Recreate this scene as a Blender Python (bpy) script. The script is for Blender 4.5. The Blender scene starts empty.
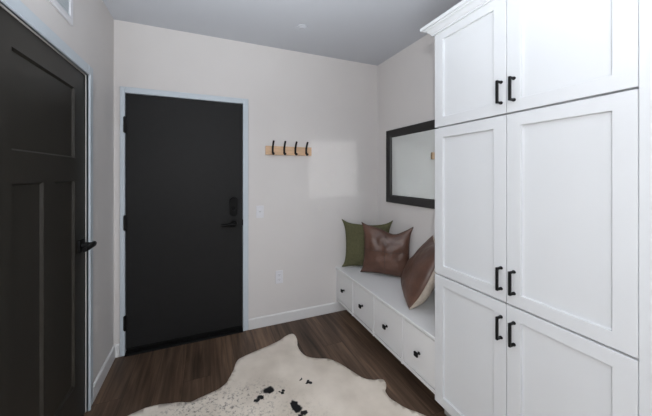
import bpy, bmesh, math, random
from mathutils import Vector, Matrix, noise

random.seed(4)
scene = bpy.context.scene
COL = scene.collection

# ------------------------------------------------------------------ dimensions
W, H = 2.4894, 2.6635          # room width, ceiling height
YB = -4.4                      # wall behind the camera
XC = 1.952                     # front face of the tall cabinet doors
CY0, CY1 = -1.266, -2.130      # cabinet ends
XB = 1.957                     # bench front edge
BT, BB = 0.468, 0.118          # bench top / underside
DX0, DX1, DZ = 0.081, 0.996, 2.086   # entry door slab
LY0, LY1, LZ = -0.510, -1.275, 2.036  # left door slab

# ------------------------------------------------------------------ materials
def nmat(name):
    m = bpy.data.materials.new(name); m.use_nodes = True
    nt = m.node_tree
    return m, nt, nt.nodes['Principled BSDF']

def simple(name, col, rough=.5, metal=0., spec=.5, var=.0, scale=6., bump=0., bscale=200., stretch=(1,1,1)):
    m, nt, b = nmat(name)
    b.inputs['Roughness'].default_value = rough
    b.inputs['Metallic'].default_value = metal
    b.inputs['Specular IOR Level'].default_value = spec
    tc = nt.nodes.new('ShaderNodeTexCoord')
    mp = nt.nodes.new('ShaderNodeMapping'); mp.inputs['Scale'].default_value = stretch
    nt.links.new(tc.outputs['Object'], mp.inputs['Vector'])
    n = nt.nodes.new('ShaderNodeTexNoise'); n.inputs['Scale'].default_value = scale; n.inputs['Detail'].default_value = 4
    nt.links.new(mp.outputs['Vector'], n.inputs['Vector'])
    r = nt.nodes.new('ShaderNodeValToRGB')
    c0 = [max(0, c*(1-var)) for c in col]; c1 = [min(1, c*(1+var)) for c in col]
    r.color_ramp.elements[0].position = .3; r.color_ramp.elements[0].color = (*c0, 1)
    r.color_ramp.elements[1].position = .7; r.color_ramp.elements[1].color = (*c1, 1)
    nt.links.new(n.outputs['Fac'], r.inputs['Fac'])
    nt.links.new(r.outputs['Color'], b.inputs['Base Color'])
    if bump:
        n2 = nt.nodes.new('ShaderNodeTexNoise'); n2.inputs['Scale'].default_value = bscale; n2.inputs['Detail'].default_value = 3
        nt.links.new(mp.outputs['Vector'], n2.inputs['Vector'])
        bp = nt.nodes.new('ShaderNodeBump'); bp.inputs['Strength'].default_value = bump; bp.inputs['Distance'].default_value = .002
        nt.links.new(n2.outputs['Fac'], bp.inputs['Height'])
        nt.links.new(bp.outputs['Normal'], b.inputs['Normal'])
    return m

M = {}
M['wall'] = simple('wall_paint', (.63, .606, .592), .75, spec=.25, var=.012, scale=3, bump=.12, bscale=350)
M['ceiling'] = simple('ceiling_paint', (.53, .545, .58), .85, spec=.15, var=.012, scale=3, bump=.12, bscale=300)
M['trim'] = simple('trim_white', (.66, .655, .65), .45, var=.008)
M['frame'] = simple('frame_pale_blue_grey', (.50, .555, .60), .4, var=.012)
M['cab'] = simple('cabinet_white', (.60, .612, .625), .38, var=.006)
M['bench'] = simple('bench_white', (.70, .70, .70), .35, var=.006)
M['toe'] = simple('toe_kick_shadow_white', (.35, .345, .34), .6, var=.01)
M['door'] = simple('entry_door_charcoal', (.0150, .0150, .0150), .55, spec=.16, var=.05, scale=20, bump=.05)
M['ldoor'] = simple('panel_door_brown_black', (.021, .0185, .0145), .45, spec=.4, var=.05, scale=15)
M['black'] = simple('black_metal', (.0035, .0035, .0037), .5, spec=.22, var=.05)
M['hardware'] = simple('matt_black_hardware', (.0018, .0018, .002), .5, spec=.14, var=.05)
M['blackframe'] = simple('black_frame', (.010, .009, .009), .42, var=.1, scale=20)
M['hookwood'] = simple('pale_rail_wood', (.60, .40, .25), .5, var=.14, scale=10, stretch=(1, 8, 8))
M['plate'] = simple('plate_white_plastic', (.66, .66, .69), .35, var=.005)
M['slot'] = simple('slot_grey', (.22, .22, .24), .5, var=.02)
M['grille'] = simple('grille_grey', (.60, .64, .67), .5, var=.02)
M['green'] = simple('olive_woven_fabric', (.100, .097, .052), .9, spec=.1, var=.16, scale=60, bump=.7, bscale=420)
M['beige'] = simple('beige_linen', (.46, .40, .335), .9, spec=.1, var=.10, scale=60, bump=.5, bscale=420)
M['seam'] = simple('leather_seam', (.052, .027, .020), .5, var=.1)
M['rubber'] = simple('black_rubber', (.004, .004, .004), .65, spec=.1, var=.1)

m, nt, b = nmat('mirror_glass')
b.inputs['Base Color'].default_value = (.80, .85, .845, 1); b.inputs['Metallic'].default_value = 1; b.inputs['Roughness'].default_value = 0.0
M['mirror'] = m

# brown leather: mottled, slightly glossy
m, nt, b = nmat('brown_leather'); N = nt.nodes; L = nt.links
tc = N.new('ShaderNodeTexCoord')
n = N.new('ShaderNodeTexNoise'); n.inputs['Scale'].default_value = 7; n.inputs['Detail'].default_value = 8; n.inputs['Roughness'].default_value = .65
L.new(tc.outputs['Object'], n.inputs['Vector'])
r = N.new('ShaderNodeValToRGB')
r.color_ramp.elements[0].position = .28; r.color_ramp.elements[0].color = (.058, .0265, .0175, 1)
r.color_ramp.elements[1].position = .75; r.color_ramp.elements[1].color = (.135, .066, .044, 1)
L.new(n.outputs['Fac'], r.inputs['Fac']); L.new(r.outputs['Color'], b.inputs['Base Color'])
b.inputs['Roughness'].default_value = .42
n2 = N.new('ShaderNodeTexNoise'); n2.inputs['Scale'].default_value = 45; n2.inputs['Detail'].default_value = 5
L.new(tc.outputs['Object'], n2.inputs['Vector'])
bp = N.new('ShaderNodeBump'); bp.inputs['Strength'].default_value = .35; bp.inputs['Distance'].default_value = .004
L.new(n2.outputs['Fac'], bp.inputs['Height']); L.new(bp.outputs['Normal'], b.inputs['Normal'])
M['leather'] = m

# dark brown plank floor, planks run along y
m, nt, b = nmat('floor_planks'); N = nt.nodes; L = nt.links
tc = N.new('ShaderNodeTexCoord')
sep = N.new('ShaderNodeSeparateXYZ'); L.new(tc.outputs['Object'], sep.inputs[0])
swap = N.new('ShaderNodeCombineXYZ'); L.new(sep.outputs['Y'], swap.inputs['X']); L.new(sep.outputs['X'], swap.inputs['Y'])
br = N.new('ShaderNodeTexBrick')
br.offset = .37; br.offset_frequency = 3
br.inputs['Scale'].default_value = 1; br.inputs['Brick Width'].default_value = 1.25; br.inputs['Row Height'].default_value = .178
br.inputs['Mortar Size'].default_value = .0011; br.inputs['Mortar Smooth'].default_value = .2; br.inputs['Bias'].default_value = 0
br.inputs['Color1'].default_value = (.0, .0, .0, 1); br.inputs['Color2'].default_value = (1, 1, 1, 1); br.inputs['Mortar'].default_value = (.5, .5, .5, 1)
L.new(swap.outputs[0], br.inputs['Vector'])
# per plank shift of the grain
mulp = N.new('ShaderNodeVectorMath'); mulp.operation = 'SCALE'; mulp.inputs['Scale'].default_value = 7
L.new(br.outputs['Color'], mulp.inputs[0])
addp = N.new('ShaderNodeVectorMath'); addp.operation = 'ADD'
L.new(tc.outputs['Object'], addp.inputs[0]); L.new(mulp.outputs[0], addp.inputs[1])
mp = N.new('ShaderNodeMapping'); mp.inputs['Scale'].default_value = (28, 1.6, 1); L.new(addp.outputs[0], mp.inputs['Vector'])
g = N.new('ShaderNodeTexNoise'); g.inputs['Scale'].default_value = 1; g.inputs['Detail'].default_value = 6; g.inputs['Roughness'].default_value = .6; g.inputs['Distortion'].default_value = .6
L.new(mp.outputs[0], g.inputs['Vector'])
mp2 = N.new('ShaderNodeMapping'); mp2.inputs['Scale'].default_value = (5.5, .9, 1); L.new(addp.outputs[0], mp2.inputs['Vector'])
g2 = N.new('ShaderNodeTexNoise'); g2.inputs['Scale'].default_value = 1; g2.inputs['Detail'].default_value = 3
L.new(mp2.outputs[0], g2.inputs['Vector'])
r = N.new('ShaderNodeValToRGB')
r.color_ramp.elements[0].position = .30; r.color_ramp.elements[0].color = (.036, .0215, .0142, 1)
r.color_ramp.elements[1].position = .72; r.color_ramp.elements[1].color = (.150, .098, .066, 1)
e = r.color_ramp.elements.new(.5); e.color = (.084, .053, .035, 1)
L.new(g.outputs['Fac'], r.inputs['Fac'])
r2 = N.new('ShaderNodeValToRGB')
r2.color_ramp.elements[0].position = .32; r2.color_ramp.elements[0].color = (.62, .62, .62, 1)
r2.color_ramp.elements[1].position = .70; r2.color_ramp.elements[1].color = (1.35, 1.3, 1.25, 1)
L.new(g2.outputs['Fac'], r2.inputs['Fac'])
mx = N.new('ShaderNodeMix'); mx.data_type = 'RGBA'; mx.blend_type = 'MULTIPLY'; mx.inputs['Factor'].default_value = 1
L.new(r.outputs['Color'], mx.inputs[6]); L.new(r2.outputs['Color'], mx.inputs[7])
r3 = N.new('ShaderNodeMapRange'); r3.inputs['To Min'].default_value = .78; r3.inputs['To Max'].default_value = 1.28
L.new(br.outputs['Color'], r3.inputs['Value'])
mx2 = N.new('ShaderNodeVectorMath'); mx2.operation = 'SCALE'
L.new(mx.outputs[2], mx2.inputs[0]); L.new(r3.outputs[0], mx2.inputs['Scale'])
mx3 = N.new('ShaderNodeMix'); mx3.data_type = 'RGBA'
mx3.inputs[7].default_value = (.012, .008, .006, 1)
L.new(br.outputs['Fac'], mx3.inputs['Factor']); L.new(mx2.outputs[0], mx3.inputs[6])
L.new(mx3.outputs[2], b.inputs['Base Color'])
b.inputs['Roughness'].default_value = .48; b.inputs['Specular IOR Level'].default_value = .35
bp = N.new('ShaderNodeBump'); bp.inputs['Strength'].default_value = .12; bp.inputs['Distance'].default_value = .002
L.new(g.outputs['Fac'], bp.inputs['Height']); L.new(bp.outputs['Normal'], b.inputs['Normal'])
M['floor'] = m

# cowhide: cream hair, grey flecking, black spots
m, nt, b = nmat('cowhide_hair'); N = nt.nodes; L = nt.links
tc = N.new('ShaderNodeTexCoord')
n1 = N.new('ShaderNodeTexNoise'); n1.inputs['Scale'].default_value = 4; n1.inputs['Detail'].default_value = 6
L.new(tc.outputs['Object'], n1.inputs['Vector'])
r = N.new('ShaderNodeValToRGB')
r.color_ramp.elements[0].position = .3; r.color_ramp.elements[0].color = (.56, .495, .42, 1)
r.color_ramp.elements[1].position = .72; r.color_ramp.elements[1].color = (.74, .67, .585, 1)
L.new(n1.outputs['Fac'], r.inputs['Fac'])
def math_(op, a, bb=None, clamp=False):
    x = N.new('ShaderNodeMath'); x.operation = op; x.use_clamp = clamp
    for i, v in enumerate((a, bb)):
        if v is None: continue
        if isinstance(v, (int, float)): x.inputs[i].default_value = v
        else: L.new(v, x.inputs[i])
    return x.outputs[0]
# warped coordinate
nw = N.new('ShaderNodeTexNoise'); nw.inputs['Scale'].default_value = 42; nw.inputs['Detail'].default_value = 3
L.new(tc.outputs['Object'], nw.inputs['Vector'])
sub = N.new('ShaderNodeVectorMath'); sub.operation = 'SUBTRACT'; sub.inputs[1].default_value = (.5, .5, .5)
L.new(nw.outputs['Color'], sub.inputs[0])
scl = N.new('ShaderNodeVectorMath'); scl.operation = 'SCALE'; scl.inputs['Scale'].default_value = .030
L.new(sub.outputs[0], scl.inputs[0])
wp = N.new('ShaderNodeVectorMath'); wp.operation = 'ADD'; L.new(tc.outputs['Object'], wp.inputs[0]); L.new(scl.outputs[0], wp.inputs[1])
def blob_mask(blobs, vec, soft, k_=1.):
    acc = None
    for (x, y, rx, ry) in blobs:
        s = N.new('ShaderNodeVectorMath'); s.operation = 'SUBTRACT'; s.inputs[1].default_value = (x, y, 0)
        L.new(vec, s.inputs[0])
        k = N.new('ShaderNodeVectorMath'); k.operation = 'MULTIPLY'; k.inputs[1].default_value = (k_/rx, k_/ry, 0)
        L.new(s.outputs[0], k.inputs[0])
        ln = N.new('ShaderNodeVectorMath'); ln.operation = 'LENGTH'; L.new(k.outputs[0], ln.inputs[0])
        mr = N.new('ShaderNodeMapRange'); mr.interpolation_type = 'SMOOTHSTEP'
        mr.inputs['From Min'].default_value = 1+soft; mr.inputs['From Max'].default_value = 1-soft
        L.new(ln.outputs['Value'], mr.inputs['Value'])
        acc = mr.outputs[0] if acc is None else math_('MAXIMUM', acc, mr.outputs[0])
    return acc
SPOTS = [(1.070, -.739, .026, .020), (1.082, -.752, .018, .016), (1.006, -.776, .017, .011), (.985, -.792, .016, .009), (1.018, -.790, .009, .008),
         (1.136, -.778, .007, .007), (1.150, -.792, .009, .008), (1.163, -.778, .006, .008),
         (1.300, -.735, .010, .004), (1.306, -.728, .004, .007),
         (1.335, -.775, .011, .009), (1.352, -.782, .011, .010), (1.348, -.762, .007, .006),
         (1.196, -.905, .020, .024), (1.205, -.935, .022, .022), (1.232, -.975, .017, .012), (1.205, -.99, .012, .010),
         (1.10, -1.16, .03, .022), (.86, -1.22, .022, .03), (1.42, -1.12, .014, .02), (.70, -1.45, .03, .024), (1.25, -1.5, .028, .036)]
sp = blob_mask(SPOTS, wp.outputs[0], .22, .76)
# fleck regions: fine noise thresholded inside soft patches
fz = blob_mask([(.64, -.70, .20, .13), (.90, -.76, .22, .11), (.80, -1.1, .4, .3)], tc.outputs['Object'], .75)
n3 = N.new('ShaderNodeTexNoise'); n3.inputs['Scale'].default_value = 55; n3.inputs['Detail'].default_value = 5; n3.inputs['Roughness'].default_value = .7
L.new(tc.outputs['Object'], n3.inputs['Vector'])
mr = N.new('ShaderNodeMapRange'); mr.inputs['From Min'].default_value = .52; mr.inputs['From Max'].default_value = .64
L.new(n3.outputs['Fac'], mr.inputs['Value'])
fl = math_('MULTIPLY', math_('MULTIPLY', fz, mr.outputs[0], True), .8)
mxa = N.new('ShaderNodeMix'); mxa.data_type = 'RGBA'; mxa.inputs[7].default_value = (.09, .083, .078, 1)
L.new(fl, mxa.inputs['Factor']); L.new(r.outputs['Color'], mxa.inputs[6])
mxb = N.new('ShaderNodeMix'); mxb.data_type = 'RGBA'; mxb.inputs[7].default_value = (.006, .006, .007, 1)
L.new(sp, mxb.inputs['Factor']); L.new(mxa.outputs[2], mxb.inputs[6])
L.new(mxb.outputs[2], b.inputs['Base Color'])
b.inputs['Roughness'].default_value = .7; b.inputs['Specular IOR Level'].default_value = .2
n4 = N.new('ShaderNodeTexNoise'); n4.inputs['Scale'].default_value = 180; n4.inputs['Detail'].default_value = 3
L.new(tc.outputs['Object'], n4.inputs['Vector'])
bp = N.new('ShaderNodeBump'); bp.inputs['Strength'].default_value = .35; bp.inputs['Distance'].default_value = .003
L.new(n4.outputs['Fac'], bp.inputs['Height']); L.new(bp.outputs['Normal'], b.inputs['Normal'])
M['hide'] = m

# ------------------------------------------------------------------ mesh helpers
def box(bm, a, c, bev=0., seg=2):
    lo = [min(a[i], c[i]) for i in range(3)]; hi = [max(a[i], c[i]) for i in range(3)]
    v = [bm.verts.new((x, y, z)) for x in (lo[0], hi[0]) for y in (lo[1], hi[1]) for z in (lo[2], hi[2])]
    fs = [(0, 1, 3, 2), (4, 6, 7, 5), (0, 4, 5, 1), (2, 3, 7, 6), (0, 2, 6, 4), (1, 5, 7, 3)]
    faces = [bm.faces.new([v[i] for i in f]) for f in fs]
    if bev:
        es = list({e for f in faces for e in f.edges})
        bmesh.ops.bevel(bm, geom=es, offset=bev, segments=seg, affect='EDGES', profile=.5)

def cyl(bm, p0, p1, r0, r1=None, seg=20):
    p0 = Vector(p0); p1 = Vector(p1); r1 = r0 if r1 is None else r1
    d = p1 - p0
    mat = Matrix.Translation((p0+p1)/2) @ d.to_track_quat('Z', 'Y').to_matrix().to_4x4()
    bmesh.ops.create_cone(bm, cap_ends=True, cap_tris=False, segments=seg, radius1=r0, radius2=r1, depth=d.length, matrix=mat)

def tube(bm, pts, rad, seg=10):
    pts = [Vector(p) for p in pts]
    rads = rad if isinstance(rad, (list, tuple)) else [rad]*len(pts)
    rings = []; prev = None
    for i, p in enumerate(pts):
        t = (pts[min(i+1, len(pts)-1)] - pts[max(i-1, 0)]).normalized()
        if prev is None:
            a = Vector((0, 0, 1)) if abs(t.z) < .9 else Vector((1, 0, 0))
            u = t.cross(a).normalized()
        else:
            u = (prev - t*prev.dot(t)).normalized()
        prev = u; w = t.cross(u)
        rings.append([bm.verts.new(p + (u*math.cos(2*math.pi*k/seg) + w*math.sin(2*math.pi*k/seg))*rads[i]) for k in range(seg)])
    for a, c in zip(rings, rings[1:]):
        for k in range(seg):
            bm.faces.new((a[k], a[(k+1) % seg], c[(k+1) % seg], c[k]))
    bm.faces.new(rings[0][::-1]); bm.faces.new(rings[-1])

def prism(bm, prof, axis, a, c):
    """closed 2-D profile swept along one axis; prof holds the other two coordinates in axis order"""
    def mk(p, t):
        q = [p[0], p[1]]; q.insert(axis, t); return bm.verts.new(q)
    A = [mk(p, a) for p in prof]; B = [mk(p, c) for p in prof]
    n = len(prof)
    for i in range(n):
        bm.faces.new((A[i], A[(i+1) % n], B[(i+1) % n], B[i]))
    bm.faces.new(A[::-1]); bm.faces.new(B)

def obj(name, bm, mat, parent=None, smooth=False, auto=None):
    bmesh.ops.recalc_face_normals(bm, faces=bm.faces)
    me = bpy.data.meshes.new(name)
    bm.to_mesh(me); bm.free()
    o = bpy.data.objects.new(name, me); COL.objects.link(o)
    for mt in (mat if isinstance(mat, (list, tuple)) else [mat]): me.materials.append(mt)
    if smooth or auto:
        for p in me.polygons: p.use_smooth = True
    if auto:
        me.set_sharp_from_angle(angle=math.radians(auto))
    if parent is not None:
        o.parent = parent
        o.matrix_parent_inverse = world_of(parent).inverted()
    return o

def world_of(o):
    mtx = o.matrix_basis.copy()
    if o.parent is not None:
        mtx = world_of(o.parent) @ o.matrix_parent_inverse @ mtx
    return mtx

def thing(name, label, cat, loc=(0, 0, 0), group=None):
    o = bpy.data.objects.new(name, None); COL.objects.link(o)
    o.empty_display_size = .05
    o.location = loc; o['label'] = label; o['category'] = cat
    if group: o['group'] = group
    return o

def struct(o):
    o['kind'] = 'structure'; return o

def nb(): return bmesh.new()

def one(name, a, c, mat, parent=None, bev=0.):
    bm = nb(); box(bm, a, c, bev); return obj(name, bm, mat, parent)

# ------------------------------------------------------------------ room shell
T = .12
struct(one('floor', (-T, YB-T, -.08), (W+T, T, 0), M['floor']))
struct(one('ceiling', (-T, YB-T, H), (W+T, T, H+.1), M['ceiling']))
struct(one('wall_right', (W, YB-T, 0), (W+T, T, H), M['wall']))
struct(one('wall_rear', (-T, YB-T, 0), (W+T, YB, H), M['wall']))
# back wall with the entry door opening
OX0, OX1, OZ = DX0-.008, DX1+.008, DZ+.008
bm = nb()
box(bm, (-T, 0, 0), (OX0, T, H)); box(bm, (OX1, 0, 0), (W+T, T, H)); box(bm, (OX0, 0, OZ), (OX1, T, H))
struct(obj('wall_back', bm, M['wall']))
# left wall with the panel door opening
OY0, OY1, OZL = LY0+.006, LY1-.006, LZ+.006
bm = nb()
box(bm, (-T, OY0, 0), (0, 0, H)); box(bm, (-T, YB, 0), (0, OY1, H)); box(bm, (-T, OY1, OZL), (0, OY0, H))
struct(obj('wall_left', bm, M['wall']))

def skirting(name, prof_axis, pts, a, c):
    bm = nb(); prism(bm, pts, prof_axis, a, c); return struct(obj(name, bm, M['trim']))
SK = .096
FR = .052   # frame face width
skirting('baseboard_back', 0, [(0, 0), (-.014, 0), (-.014, SK-.008), (-.008, SK), (0, SK)], DX1+FR+.002, W)
bm = nb(); prism(bm, [(0, 0), (.014, 0), (.014, SK-.008), (.008, SK), (0, SK)], 1, OY0+.072, 0)
struct(obj('baseboard_left', bm, M['trim']))
bm = nb(); prism(bm, [(0, 0), (-.014, 0), (-.014, SK-.008), (-.008, SK), (0, SK)], 0, .014, DX0-.040)
struct(obj('baseboard_corner', bm, M['trim']))

# entry door: steel frame (trim) + slab
def door_frame(name, sides, lintel):
    bm = nb()
    for a, c in sides + [lintel]: box(bm, a, c, .003, 1)
    return struct(obj(name, bm, M['frame']))
fd = -.016
door_frame('trim_1', [((DX0-.038, fd, 0), (DX0-.004, .11, DZ+FR)), ((DX1+.004, fd, 0), (DX1+FR, .11, DZ+FR))],
           ((DX0-.004, fd, DZ+.004), (DX1+.004, .11, DZ+FR)))
ed = thing('door_1', 'smooth charcoal flush entry door in a pale grey steel frame on the back wall', 'door', ((DX0+DX1)/2, .02, 0))
ed['kind'] = 'structure'
bm = nb(); box(bm, (DX0, -.004, .042), (DX1, .040, DZ), .002, 1)
obj('door_slab', bm, M['door'], ed)
bm = nb(); box(bm, (DX0+.004, -.010, .022), (DX1-.004, .0, .052), .002, 1)
obj('door_sweep', bm, M['rubber'], ed)
bm = nb(); prism(bm, [(-.030, 0.0005), (.09, 0.0005), (.09, .020), (.01, .020), (-.022, .010)], 0, DX0-.003, DX1+.003)
struct(obj('trim_2', bm, M['rubber']))
for z0, z1 in ((1.775, 1.897), (.998, 1.112), (.203, .314)):
    bm = nb()
    cyl(bm, (DX0-.002, -.013, z0), (DX0-.002, -.013, z1), .0085, seg=12)
    for zc in (z0, z1): cyl(bm, (DX0-.002, -.013, zc-.004), (DX0-.002, -.013, zc+.004), .0098, seg=12)
    box(bm, (DX0-.014, -.019, z0+.002), (DX0+.010, -.003, z1-.002), .001, 1)
    obj('hinge', bm, M['black'], ed, auto=35)
# lever set
bm = nb()
cyl(bm, (.920, -.004, .994), (.920, -.020, .994), .031, .028, 28)
h = obj('door_handle', bm, M['hardware'], ed, auto=35)
bm = nb(); cyl(bm, (.920, -.018, .994), (.920, -.056, .994), .011, seg=14)
tube(bm, [(.926, -.056, .994), (.905, -.058, .994), (.86, -.058, .992), (.825, -.056, .990), (.803, -.052, .989)], [.016, .015, .0135, .0125, .012], 12)
obj('lever', bm, M['hardware'], h, auto=40)
# keypad deadbolt: rounded oblong escutcheon with thumb turn and buttons
bm = nb()
prof = []
for k in range(24):
    a = 2*math.pi*k/24
    prof.append((.916 + .036*math.cos(a), 1.150 + (.050 if math.sin(a) >= 0 else -.050)*1 + .036*math.sin(a)))
def plate_xz(bm, prof, y0, y1, inset=.004):
    cx = sum(p[0] for p in prof)/len(prof); cz = sum(p[1] for p in prof)/len(prof)
    A = [bm.verts.new((x, y0, z)) for x, z in prof]; B = [bm.verts.new((x, y1+inset, z)) for x, z in prof]
    C = []
    for x, z in prof:
        d = Vector((x-cx, z-cz)); l = max(d.length, 1e-6); d = d*((l-inset)/l)
        C.append(bm.verts.new((cx+d.x, y1, cz+d.y)))
    n = len(prof)
    for P, Q in ((A, B), (B, C)):
        for i in range(n): bm.faces.new((P[i], P[(i+1) % n], Q[(i+1) % n], Q[i]))
    bm.faces.new(A); bm.faces.new(C)
plate_xz(bm, prof, -.004, -.024)
db = obj('deadbolt_lock', bm, M['hardware'], ed, auto=35)
bm = nb(); cyl(bm, (.918, -.022, 1.128), (.918, -.032, 1.128), .020, .018, 22); box(bm, (.914, -.046, 1.112), (.922, -.03, 1.144), .002, 1)
obj('thumb_turn', bm, M['hardware'], db, auto=35)
bm = nb(); box(bm, (DX1-.002, -.0135, .972), (DX1+.006, .002, 1.026), .001, 1)
obj('latch_strike', bm, M['hardware'], ed)

# left panel door
CW = .066
bm = nb()
CZ = OZL
def casing(bm, y0, y1, z0, z1):
    box(bm, (0, y0, z0), (.014, y1, z1), .003, 1)
casing(bm, OY0, OY0+CW, 0, CZ+CW); casing(bm, OY1-CW, OY1, 0, CZ+CW); casing(bm, OY1, OY0, CZ, CZ+CW)
box(bm, (0, OY0, 0), (.021, OY0+.014, CZ+.014), .003, 1); box(bm, (0, OY1-.014, 0), (.021, OY1, CZ+.014), .003, 1); box(bm, (0, OY1, CZ), (.021, OY0, CZ+.014), .003, 1)
struct(obj('trim_3', bm, M['frame']))
ld = thing('door_2', 'dark brown craftsman door with one wide panel over two tall ones on the left wall', 'door', (0, (LY0+LY1)/2, 0))
ld['kind'] = 'structure'
XS0, XS1 = -.042, -.002       # slab
bm = nb()
RX = -.014                    # recessed panel face
st = .132
py0, py1 = LY0-st, LY1+st     # panel zone (py0 nearer the corner)
zt0, zt1 = 1.532, 1.920
zb0, zb1 = .262, 1.405
mull = .088; ym = (py0+py1)/2
def rail(y0, y1, z0, z1): box(bm, (XS0, y0, z0), (XS1, y1, z1))
rail(LY0, py0, .010, LZ); rail(py1, LY1, .010, LZ)
rail(py0, py1, zt1, LZ); rail(py0, py1, zb1, zt0); rail(py0, py1, .010, zb0)
rail(ym+mull/2, ym-mull/2, zb0, zb1)
obj('door_frame', bm, M['ldoor'], ld)
for (y0, y1, z0, z1) in ((py0, py1, zt0, zt1), (py0, ym+mull/2, zb0, zb1), (ym-mull/2, py1, zb0, zb1)):
    bm = nb()
    # recessed flat with a sloping bead round it
    o_ = [(y0, z0), (y1, z0), (y1, z1), (y0, z1)]
    s = 1 if y1 < y0 else -1
    d = .008
    i_ = [(y0-d*s, z0+d), (y1+d*s, z0+d), (y1+d*s, z1-d), (y0-d*s, z1-d)]
    A = [bm.verts.new((XS1-.002, y, z)) for y, z in o_]; B = [bm.verts.new((RX, y, z)) for y, z in i_]
    C = [bm.verts.new((XS0+.004, y, z)) for y, z in o_]
    for k in range(4):
        bm.faces.new((A[k], A[(k+1) % 4], B[(k+1) % 4], B[k])); bm.faces.new((A[k], C[k], C[(k+1) % 4], A[(k+1) % 4]))
    bm.faces.new(B); bm.faces.new(C)
    obj('door_panel', bm, M['ldoor'], ld)
hy, hz = -.578, 1.028
bm = nb(); box(bm, (-.003, hy-.036, hz-.036), (.009, hy+.036, hz+.036), .003, 2)
h = obj('door_handle', bm, M['black'], ld, auto=35)
bm = nb(); cyl(bm, (.004, hy, hz), (.058, hy, hz), .017, seg=16)
tube(bm, [(.058, hy+.018, hz+.004), (.060, hy, hz+.003), (.061, hy-.04, hz+.001), (.061, hy-.08, hz), (.060, hy-.112, hz)], [.014, .016, .0145, .013, .012], 12)
obj('lever', bm, M['black'], h, auto=40)
# rooms behind the doors are closed off by the slabs themselves

# ------------------------------------------------------------------ wall fittings
# return air grille high on left wall
vy0, vy1, vz0, vz1 = -.690, -1.300, 2.240, 2.560
v = thing('wall_vent', 'pale grey louvred air vent high on the left wall above the panel door', 'vent', (0, (vy0+vy1)/2, vz0))
bm = nb(); b_ = .034
for a, c in (((vy0, vz0), (vy1, vz0+b_)), ((vy0, vz1-b_), (vy1, vz1)), ((vy0, vz0+b_), (vy0-b_, vz1-b_)), ((vy1+b_, vz0+b_), (vy1, vz1-b_))):
    box(bm, (0.0, a[0], a[1]), (.010, c[0], c[1]), .003, 1)
obj('vent_frame', bm, M['plate'], v)
bm = nb(); box(bm, (.0005, vy0-b_, vz0+b_), (.0025, vy1+b_, vz1-b_))
n_ = 16
for k in range(n_):
    z = vz0+b_+(vz1-vz0-2*b_)*(k+.5)/n_
    prism(bm, [(.002, z+.006), (.009, z-.004), (.0075, z-.006), (.002, z+.003)], 1, vy0-b_, vy1+b_)
    # prism profile is (x, z) for axis 1
obj('vent_louvres', bm, M['grille'], v)

# concealed sprinkler cover on ceiling
bm = nb(); cyl(bm, (1.433, -.405, H), (1.433, -.405, H-.006), .052, .050, 32)
s_ = thing('ceiling_sprinkler', 'small round white sprinkler cover flush on the ceiling', 'sprinkler', (1.433, -.405, H))
obj('cover_plate', bm, M['ceiling'], s_, auto=35)
bm = nb(); cyl(bm, (1.433, -.405, H-.005), (1.433, -.405, H-.011), .033, .031, 32)
obj('cover_cap', bm, M['ceiling'], s_, auto=35)

# light switch
lx, lz = 1.159, 1.088
t = thing('light_switch', 'white toggle light switch plate on the wall right of the entry door', 'light switch', (lx, 0, lz))
bm = nb(); box(bm, (lx-.036, -.006, lz-.058), (lx+.036, 0, lz+.058), .003, 2)
obj('switch_plate', bm, M['plate'], t)
bm = nb(); prism(bm, [(-.006, lz-.004), (-.018, lz+.006), (-.018, lz+.013), (-.006, lz+.013)], 0, lx-.006, lx+.006)
obj('toggle', bm, M['plate'], t)
for zz in (lz-.034, lz+.038):
    bm = nb(); cyl(bm, (lx, -.006, zz), (lx, -.0075, zz), .0035, seg=10); obj('screw', bm, M['plate'], t)
# outlet
lx, lz = 1.347, .447
t = thing('power_outlet', 'white double power outlet low on the back wall between door and bench', 'outlet', (lx, 0, lz))
bm = nb(); box(bm, (lx-.037, -.006, lz-.062), (lx+.037, 0, lz+.062), .003, 2)
obj('outlet_plate', bm, M['plate'], t)
for zz in (lz-.022, lz+.022):
    bm = nb()
    pr_ = [(lx + .017*math.cos(a)*(1 if abs(math.cos(a)) < .9 else .95), zz + max(-.013, min(.013, .017*math.sin(a)))) for a in [2*math.pi*k/24 for k in range(24)]]
    plate_xz(bm, pr_, -.005, -.009, .001)
    so = obj('socket', bm, M['plate'], t)
    bm = nb()
    for dx in (-.0065, .0065): box(bm, (lx+dx-.0015, -.0096, zz-.002), (lx+dx+.0015, -.0088, zz+.008))
    cyl(bm, (lx, -.0088, zz-.007), (lx, -.0096, zz-.007), .0025, seg=10)
    obj('slots', bm, M['slot'], so)

# hook rail
t = thing('coat_hook_rail', 'pale wooden wall rail with four black coat hooks beside the entry door', 'hook rail', (1.445, 0, 1.67))
bm = nb(); box(bm, (1.210, -.020, 1.628), (1.680, 0, 1.712), .003, 2)
obj('wooden_rail', bm, M['hookwood'], t)
for hx in (1.276, 1.390, 1.504, 1.618):
    bm = nb()
    box(bm, (hx-.008, -.026, 1.640), (hx+.008, -.0195, 1.706), .002, 1)
    tube(bm, [(hx, -.029, 1.668), (hx, -.031, 1.690), (hx, -.036, 1.710), (hx, -.046, 1.730), (hx, -.060, 1.748), (hx, -.066, 1.756)], [.009, .009, .009, .009, .009, .010], 12)
    tube(bm, [(hx, -.029, 1.676), (hx, -.031, 1.652), (hx, -.038, 1.637), (hx, -.052, 1.632), (hx, -.063, 1.640)], [.009, .009, .009, .009, .012], 12)
    obj('coat_hook', bm, M['black'], t, auto=50)

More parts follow.
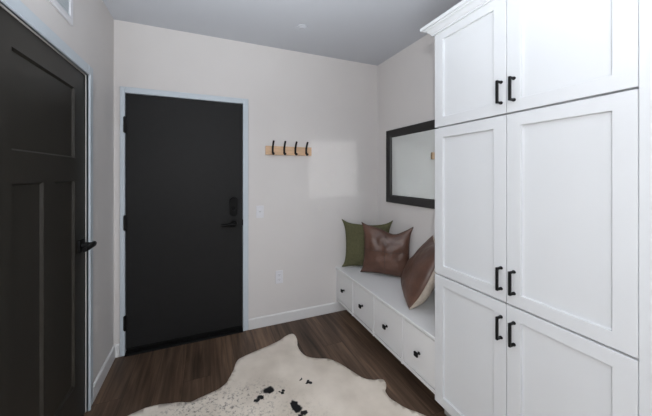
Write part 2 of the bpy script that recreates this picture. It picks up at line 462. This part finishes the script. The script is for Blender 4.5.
# mirror on right wall
my0, my1, mz0, mz1, fw = -.176, -1.090, 1.152, 1.898, .078
t = thing('wall_mirror', 'rectangular wall mirror in a wide black frame above the bench', 'mirror', (W, (my0+my1)/2, mz0))
bm = nb()
def frame_ring(bm, prof):
    """prof: list of (inset from outer edge, depth from wall) -> mitred picture frame"""
    rings = []
    for ins, dep in prof:
        x = W-dep
        rings.append([bm.verts.new((x, my0-ins, mz0+ins)), bm.verts.new((x, my1+ins, mz0+ins)), bm.verts.new((x, my1+ins, mz1-ins)), bm.verts.new((x, my0-ins, mz1-ins))])
    n = len(rings)
    for i in range(n):
        A, B = rings[i], rings[(i+1) % n]
        for k in range(4): bm.faces.new((A[k], A[(k+1) % 4], B[(k+1) % 4], B[k]))
frame_ring(bm, [(0, .0), (0, .022), (.004, .026), (.066, .022), (.070, .018), (fw, .012), (fw, .0)])
obj('mirror_frame', bm, M['blackframe'], t)
bm = nb(); box(bm, (W-.010, my0-fw+.002, mz0+fw-.002), (W-.004, my1+fw-.002, mz1-fw+.002))
obj('mirror_glass', bm, M['mirror'], t)

# ------------------------------------------------------------------ bench
yb0, yb1 = -.002, CY0+.004
t = thing('storage_bench', 'white built-in bench with four drawers along the right wall', 'bench', ((XB+W)/2, (yb0+yb1)/2, 0))
bm = nb()
box(bm, (XB+.034, yb0, BB), (W-.001, yb1, BT-.021))
obj('bench_body', bm, M['bench'], t)
bm = nb(); box(bm, (XB, yb0, BT-.020), (W-.001, yb1, BT), .004, 2)
obj('bench_top', bm, M['bench'], t)
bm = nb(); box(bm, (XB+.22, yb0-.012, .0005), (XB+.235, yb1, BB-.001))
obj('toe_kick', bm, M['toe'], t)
# dividers: y of drawer faces
fz0, fz1 = BB+.029, BT-.031
dr = [(-.014, -.3165), (-.3355, -.6385), (-.6575, -.9685), (-.9875, -1.258)]
bm = nb()
for ys in (-.326, -.648, -.978):
    box(bm, (XB+.006, ys-.0065, BB), (XB+.034, ys+.0065, BT-.021))
box(bm, (XB+.012, yb0, BB), (XB+.034, yb1, BB+.0225)); box(bm, (XB+.030, yb0, BT-.028), (XB+.034, yb1, BT-.0205))
box(bm, (XB+.010, yb0, BB), (XB+.023, -.010, BT-.021))
obj('bench_face_frame', bm, M['bench'], t)
for k, (a, c) in enumerate(dr):
    bm = nb(); box(bm, (XB+.012, a, fz0), (XB+.034, c, fz1), .002, 1)
    d = obj('drawer', bm, M['bench'], t)
    ky = (a+c)/2 if k < 3 else -1.130
    kz = .287
    bm = nb()
    cyl(bm, (XB+.013, ky, kz), (XB+.010, ky, kz), .010, seg=16)
    cyl(bm, (XB+.012, ky, kz), (XB-.010, ky, kz), .0065, .0060, 14)
    box(bm, (XB-.022, ky-.0145, kz-.0145), (XB-.009, ky+.0145, kz+.0145), .003, 2)
    obj('drawer_knob', bm, M['black'], d, auto=35)

# ------------------------------------------------------------------ tall cabinet
t = thing('tall_cabinet', 'tall white shaker cabinet with six doors and black bar handles', 'cabinet', ((XC+W)/2, (CY0+CY1)/2, 0))
ZB, ZT = .104, 2.285
bm = nb()
box(bm, (XC+.032, CY0-.001, ZB), (W-.001, CY1, ZT))
obj('cabinet_body', bm, M['cab'], t)
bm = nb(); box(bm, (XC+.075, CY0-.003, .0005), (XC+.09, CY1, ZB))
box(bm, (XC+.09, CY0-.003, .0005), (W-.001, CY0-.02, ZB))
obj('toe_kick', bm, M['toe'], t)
bm = nb(); box(bm, (XC+.003, -2.0368, ZB), (XC+.0225, CY1, ZT), .002, 1)
obj('filler_stile', bm, M['cab'], t)
ymid = -1.6565
rows = [(ZB, .8520), (.8600, 1.7090), (1.7175, ZT-.012)]
for ri, (z0, z1) in enumerate(rows):
    for ci, (a, c) in enumerate(((CY0, ymid+.0013), (ymid-.0013, -2.036))):
        sw = .0555
        bm = nb()
        def bar(y0, y1, za, zb): box(bm, (XC, y0, za), (XC+.020, y1, zb))
        # shaker frame as one ring with softened outer edges, plus the recessed field
        rings = []
        for ins, dep in ((0, .030), (0, .0015), (.0015, 0), (sw-.0015, 0), (sw, .0015), (sw, .013)):
            x = XC+dep
            rings.append([bm.verts.new((x, a-ins, z0+ins)), bm.verts.new((x, c+ins, z0+ins)), bm.verts.new((x, c+ins, z1-ins)), bm.verts.new((x, a-ins, z1-ins))])
        for A, B in zip(rings, rings[1:]):
            for k in range(4): bm.faces.new((A[k], A[(k+1) % 4], B[(k+1) % 4], B[k]))
        bm.faces.new(rings[0])
        bm.faces.new(rings[-1])
        d = obj('cabinet_door', bm, M['cab'], t)
        hyy = (ymid+.0215) if ci == 0 else (ymid-.0315)
        hz0 = {0: .686, 1: .911, 2: 1.764}[ri]; hz1 = hz0+.105
        bm = nb()
        box(bm, (XC-.034, hyy-.005, hz0), (XC-.024, hyy+.005, hz1), .0015, 1)
        for zz in (hz0+.005, hz1-.005):
            box(bm, (XC-.028, hyy-.0045, zz-.0045), (XC+.001, hyy+.0045, zz+.0045), .001, 1)
            cyl(bm, (XC-.004, hyy, zz), (XC+.001, hyy, zz), .0075, seg=14)
        obj('bar_handle', bm, M['black'], d)
# crown moulding with a return on the bench side
prof = [(0, ZT-.022), (.012, ZT-.022), (.012, ZT-.012), (.017, ZT-.011), (.021, ZT-.003), (.031, ZT+.008), (.043, ZT+.013), (.044, ZT+.019), (.055, ZT+.020), (.058, ZT+.036), (0, ZT+.036)]
bm = nb()
cols = []
for d, z in prof:
    cols.append([bm.verts.new((W-.001, CY0+d, z)), bm.verts.new((XC+.002-d, CY0+d, z)), bm.verts.new((XC+.002-d, CY1-.05, z))])
n = len(cols)
for i in range(n):
    A, B = cols[i], cols[(i+1) % n]
    for k in range(2): bm.faces.new((A[k], A[k+1], B[k+1], B[k]))
bm.faces.new([c_[0] for c_ in cols]); bm.faces.new([c_[2] for c_ in cols][::-1])
obj('crown_moulding', bm, M['cab'], t)
one('cabinet_top', (XC+.004, CY0-.002, ZT), (W-.001, CY1-.05, ZT+.034), M['cab'], t)

# ------------------------------------------------------------------ pillows
def pillow_pts(s, h, th, chop, seed, n=44, chop_u=.2, ear=.018, bow=0.):
    """front and back grids of a stuffed square cushion: x along bottom, y up, z out of the front face"""
    out = {}
    for side in (1, -1):
        g_ = []
        for j in range(n+1):
            row = []
            for i in range(n+1):
                # cluster samples near the edges
                u = math.sin((i/n-.5)*math.pi); v = math.sin((j/n-.5)*math.pi)
                cu, cv = 1-u*u, 1-v*v
                x = s/2*u*(1-.075*cv); y = h/2*v*(1-.055*cu if v < 0 else 1-.06*cu)
                if u < 0: x += bow*cv*u*(1-.5*v)
                # ears at the corners
                k = (abs(u)*abs(v))**8
                x += ear*k*math.copysign(1, u); y += ear*k*math.copysign(1, v)*(1.3 if v > 0 else .4)
                z = th/2*(max(cu, 0)**.42)*(max(cv, 0)**.42)*(1+.16*(-v))
                # chop: top edge pushed down
                if v > -.2:
                    w_ = ((v+.2)/1.2)**2
                    y -= chop*w_*math.exp(-((u-chop_u)/.48)**2)
                    z *= 1-.35*w_*math.exp(-((u-chop_u)/.4)**2)
                p = Vector((u*2.2+seed, v*2.2, side*1.7+seed))
                wob = noise.noise(p)*.6 + noise.noise(p*2.3)*.4
                z += .020*wob*(cu*cv)**.5
                # creases running to the corners
                z += .005*math.sin(9*math.atan2(v, u)+seed)*((u*u+v*v)/2)*(cu*cv)**.35
                row.append(Vector((x, y, side*z)))
            g_.append(row)
        out[side] = g_
    return out

def grid_bm(g_, flip=False):
    bm = nb(); n = len(g_)
    V = [[bm.verts.new(p) for p in r_] for r_ in g_]
    for j in range(n-1):
        for i in range(n-1):
            bm.faces.new((V[j][i], V[j][i+1], V[j+1][i+1], V[j+1][i]))
    return bm

def child(name, bm, mat, parent, smooth=True):
    """local-coordinate part of an oriented parent"""
    bmesh.ops.recalc_face_normals(bm, faces=bm.faces)
    me = bpy.data.meshes.new(name); bm.to_mesh(me); bm.free()
    for mt in (mat if isinstance(mat, (list, tuple)) else [mat]): me.materials.append(mt)
    for p in me.polygons: p.use_smooth = smooth
    o = bpy.data.objects.new(name, me); COL.objects.link(o); o.parent = parent
    return o

def place_pillow(name, label, A, e, s, h, th, lean, chop, seed, front, back, group, chop_u=.2, ear=.018, cross=False, bow=0.):
    e = Vector((e[0], e[1], 0)).normalized(); bk = Vector((-e.y, e.x, 0))
    up = Vector((0, 0, math.cos(lean))) + bk*math.sin(lean)
    nrm = e.cross(up)
    g_ = pillow_pts(s, h, th, chop, seed, chop_u=chop_u, ear=ear, bow=bow)
    base = Vector((A[0], A[1], BT)) + e*(s/2)
    mtx = Matrix((e, up, nrm)).transposed()
    zmin = min((mtx @ (p+Vector((0, h/2, 0)))).z for sd in g_.values() for r_ in sd for p in r_)
    for sd in g_.values():
        for r_ in sd:
            for p in r_: p.y += h/2
    root = thing(name, label, 'cushion', base + Vector((0, 0, -zmin+.0042)), group)
    root.rotation_euler = mtx.to_euler()
    n = len(g_[1])
    edge = [g_[1][0][i] for i in range(n)] + [g_[1][j][n-1] for j in range(1, n)] + [g_[1][n-1][i] for i in range(n-2, -1, -1)] + [g_[1][j][0] for j in range(n-2, 0, -1)]
    f = child('front_cover', grid_bm(g_[1]), front, root)
    bkp = child('back_cover', grid_bm(g_[-1]), back, root)
    bm = nb()
    ring = [p.copy() for p in edge]
    ring2 = ring[::2] + [ring[0]]
    tube(bm, ring2, .0035, 8)
    child('edge_seam', bm, M['seam'] if front is M['leather'] else front, root)
    if cross:
        c = n//2
        bm = nb(); tube(bm, [g_[1][j][c]+Vector((0, 0, .0002)) for j in range(1, n-1)], .0022, 6)
        tube(bm, [g_[1][c][i]+Vector((0, 0, .0002)) for i in range(1, n-1)], .0022, 6)
        child('panel_stitching', bm, M['seam'], f)
    return root

PILLOWS = 'cushions on the bench'
place_pillow('throw_pillow', 'olive green fabric cushion in the bench corner behind a brown leather one', (2.045, -.045), (.86, -.50), .455, .445, .11, .04, .006, 1.3, M['green'], M['green'], PILLOWS, ear=.030)
place_pillow('throw_pillow', 'brown leather cushion leaning in front of the olive green cushion', (2.135, -.237), (.68, -.73), .44, .455, .14, .10, .055, 4.1, M['leather'], M['leather'], PILLOWS, chop_u=.32, ear=.020, cross=True)
place_pillow('throw_pillow', 'brown leather cushion with beige back leaning against the tall cabinet', (2.052, -.955), (.60, .80), .40, .50, .20, -.47, .012, 7.7, M['beige'], M['leather'], PILLOWS, ear=.006, bow=.075)

# ------------------------------------------------------------------ cowhide rug
OUT = [(0.239, -.627), (.356, -.599), (.498, -.622), (.586, -.651), (.640, -.640), (.675, -.633), (.756, -.613), (.81, -.576), (.842, -.52), (.867, -.475), (.909, -.382), (.996, -.343), (1.141, -.307), (1.262, -.27), (1.330, -.232), (1.37, -.214), (1.405, -.212), (1.423, -.226), (1.430, -.27), (1.424, -.316), (1.405, -.385), (1.401, -.444), (1.423, -.521), (1.486, -.574), (1.584, -.622), (1.656, -.727), (1.716, -.862), (1.769, -.905), (1.820, -.920), (1.845, -.938), (1.838, -.978), (1.800, -1.016), (1.790, -1.05), (1.794, -1.082), (1.831, -1.157), (1.88, -1.211), (1.915, -1.262), (1.90, -1.33), (1.83, -1.40), (1.72, -1.50), (1.66, -1.64), (1.67, -1.78), (1.72, -1.92), (1.70, -2.02), (1.60, -2.06), (1.45, -2.01), (1.28, -2.02), (1.15, -2.10), (1.03, -2.22), (.92, -2.16), (.80, -2.02), (.62, -2.05), (.44, -2.02), (.33, -2.08), (.24, -2.0), (.27, -1.84), (.34, -1.66), (.33, -1.45), (.24, -1.28), (.13, -1.12), (.06, -.96), (.055, -.82), (.09, -.72), (.15, -.66)]
def smooth_loop(pts, sub=5):
    n = len(pts); out = []
    for i in range(n):
        p0, p1, p2, p3 = [Vector((*pts[(i+k-1) % n], 0)) for k in range(4)]
        for s in range(sub):
            t_ = s/sub
            out.append(.5*((2*p1)+(p2-p0)*t_+(2*p0-5*p1+4*p2-p3)*t_**2+(3*p1-p0-3*p2+p3)*t_**3))
    return out
loop = smooth_loop(OUT, 5)
loop = [p + Vector((noise.noise(p*30)*.003, noise.noise(p*30+Vector((9, 3, 1)))*.003, 0)) for p in loop]
from mathutils.geometry import delaunay_2d_cdt
def inset(pts, d):
    q = []; n_ = len(pts)
    for i in range(n_):
        td = (pts[(i+1) % n_]-pts[i-1]).normalized()
        q.append(pts[i] + Vector((td.y, -td.x, 0))*d)
    return q
area2 = sum(a.x*c.y-c.x*a.y for a, c in zip(loop, loop[1:]+loop[:1]))
if area2 > 0: loop = loop[::-1]          # clockwise, so the inset normal points inwards
nl = len(loop)
inner = inset(loop, .004)
xs = [p.x for p in loop]; ys = [p.y for p in loop]
pts2 = [Vector((p.x, p.y)) for p in inner]
gx = min(xs)
while gx < max(xs):
    gy = min(ys)
    while gy < max(ys):
        pts2.append(Vector((gx + random.uniform(-.006, .006), gy + random.uniform(-.006, .006)))); gy += .035
    gx += .035
vo, eo, fo, *_r = delaunay_2d_cdt(pts2, [(i, (i+1) % nl) for i in range(nl)], [], 1, 1e-5)
def lift(x, y): return .0068 + .0022*noise.noise(Vector((x*6, y*6, 2.2)))
bm = nb()
tv = [bm.verts.new((v.x, v.y, lift(v.x, v.y))) for v in vo]
for f in fo: bm.faces.new([tv[i] for i in f])
for rim in [e for e in bm.edges if len(e.link_faces) == 1]:
    a, c = rim.verts
    qa = bm.verts.new((a.co.x, a.co.y, .0006)); qc = bm.verts.new((c.co.x, c.co.y, .0006))
    bm.faces.new((a, c, qc, qa))
bmesh.ops.remove_doubles(bm, verts=bm.verts, dist=1e-6)
rug = obj('cowhide_rug', bm, M['hide'], smooth=True)
rug['label'] = 'cream cowhide rug with black spots lying on the dark wood floor'; rug['category'] = 'rug'

# ------------------------------------------------------------------ lights
def lamp(name, kind, loc, power, col=(1, 1, 1), size=.1, size_y=None, target=None, spread=None):
    l = bpy.data.lights.new(name, kind); l.energy = power; l.color = col
    o = bpy.data.objects.new(name, l); COL.objects.link(o); o.location = loc
    if kind == 'AREA':
        l.shape = 'RECTANGLE' if size_y else 'DISK'; l.size = size
        if size_y: l.size_y = size_y
        if spread: l.spread = spread
    else:
        l.shadow_soft_size = size
    if target is not None:
        o.rotation_euler = (Vector(target)-Vector(loc)).to_track_quat('-Z', 'Y').to_euler()
    return o
# hand-held flash a little left of and above the camera
lamp('flash', 'POINT', (.39, -2.75, 1.70), 60, (.97, .985, 1), .03)
# added lamp in place of the flash beam reflected by the wall mirror
lamp('mirror_glint_stand_in', 'AREA', (2.316, -.392, 1.512), .10, (.97, .985, 1), .405, .58, (2.316-.70, -.392+.716, 1.512-.03), .05)
# added fills: a soft panel before the rear wall, another aimed at the ceiling
lamp('rear_fill', 'AREA', (W/2, YB+.1, 1.45), 6, (.95, .975, 1), 2.2, 2.2, (W/2, 0, 1.65))
lamp('ceiling_fill', 'AREA', (.70, -2.62, 1.2), 50, (.88, .945, 1), 1.0, 1.0, (.75, -2.05, 4), 2.05)

wd = bpy.data.worlds.new('world'); scene.world = wd; wd.use_nodes = True
wd.node_tree.nodes['Background'].inputs[0].default_value = (.8, .85, .9, 1)
wd.node_tree.nodes['Background'].inputs[1].default_value = .3

# ------------------------------------------------------------------ camera
F, PX, PY = 258.6643, 302.1052, 174.4451
cam = bpy.data.cameras.new('camera'); co = bpy.data.objects.new('camera', cam); COL.objects.link(co)
co.location = (.6786, -2.4298, 1.4403)
co.rotation_euler = (math.pi/2, 0, -.3569)
cam.sensor_width = 36; cam.sensor_fit = 'HORIZONTAL'
cam.lens = F*36/652
cam.shift_x = (326-PX)/652
cam.shift_y = (PY-208)/652
cam.clip_start = .02
scene.camera = co

# ------------------------------------------------------------------ look
scene.view_settings.view_transform = 'Standard'
scene.view_settings.look = 'None'
scene.view_settings.exposure = -.09
scene.cycles.blur_glossy = 0
scene.cycles.sample_clamp_indirect = 0
scene.cycles.max_bounces = 12
scene.cycles.diffuse_bounces = 6
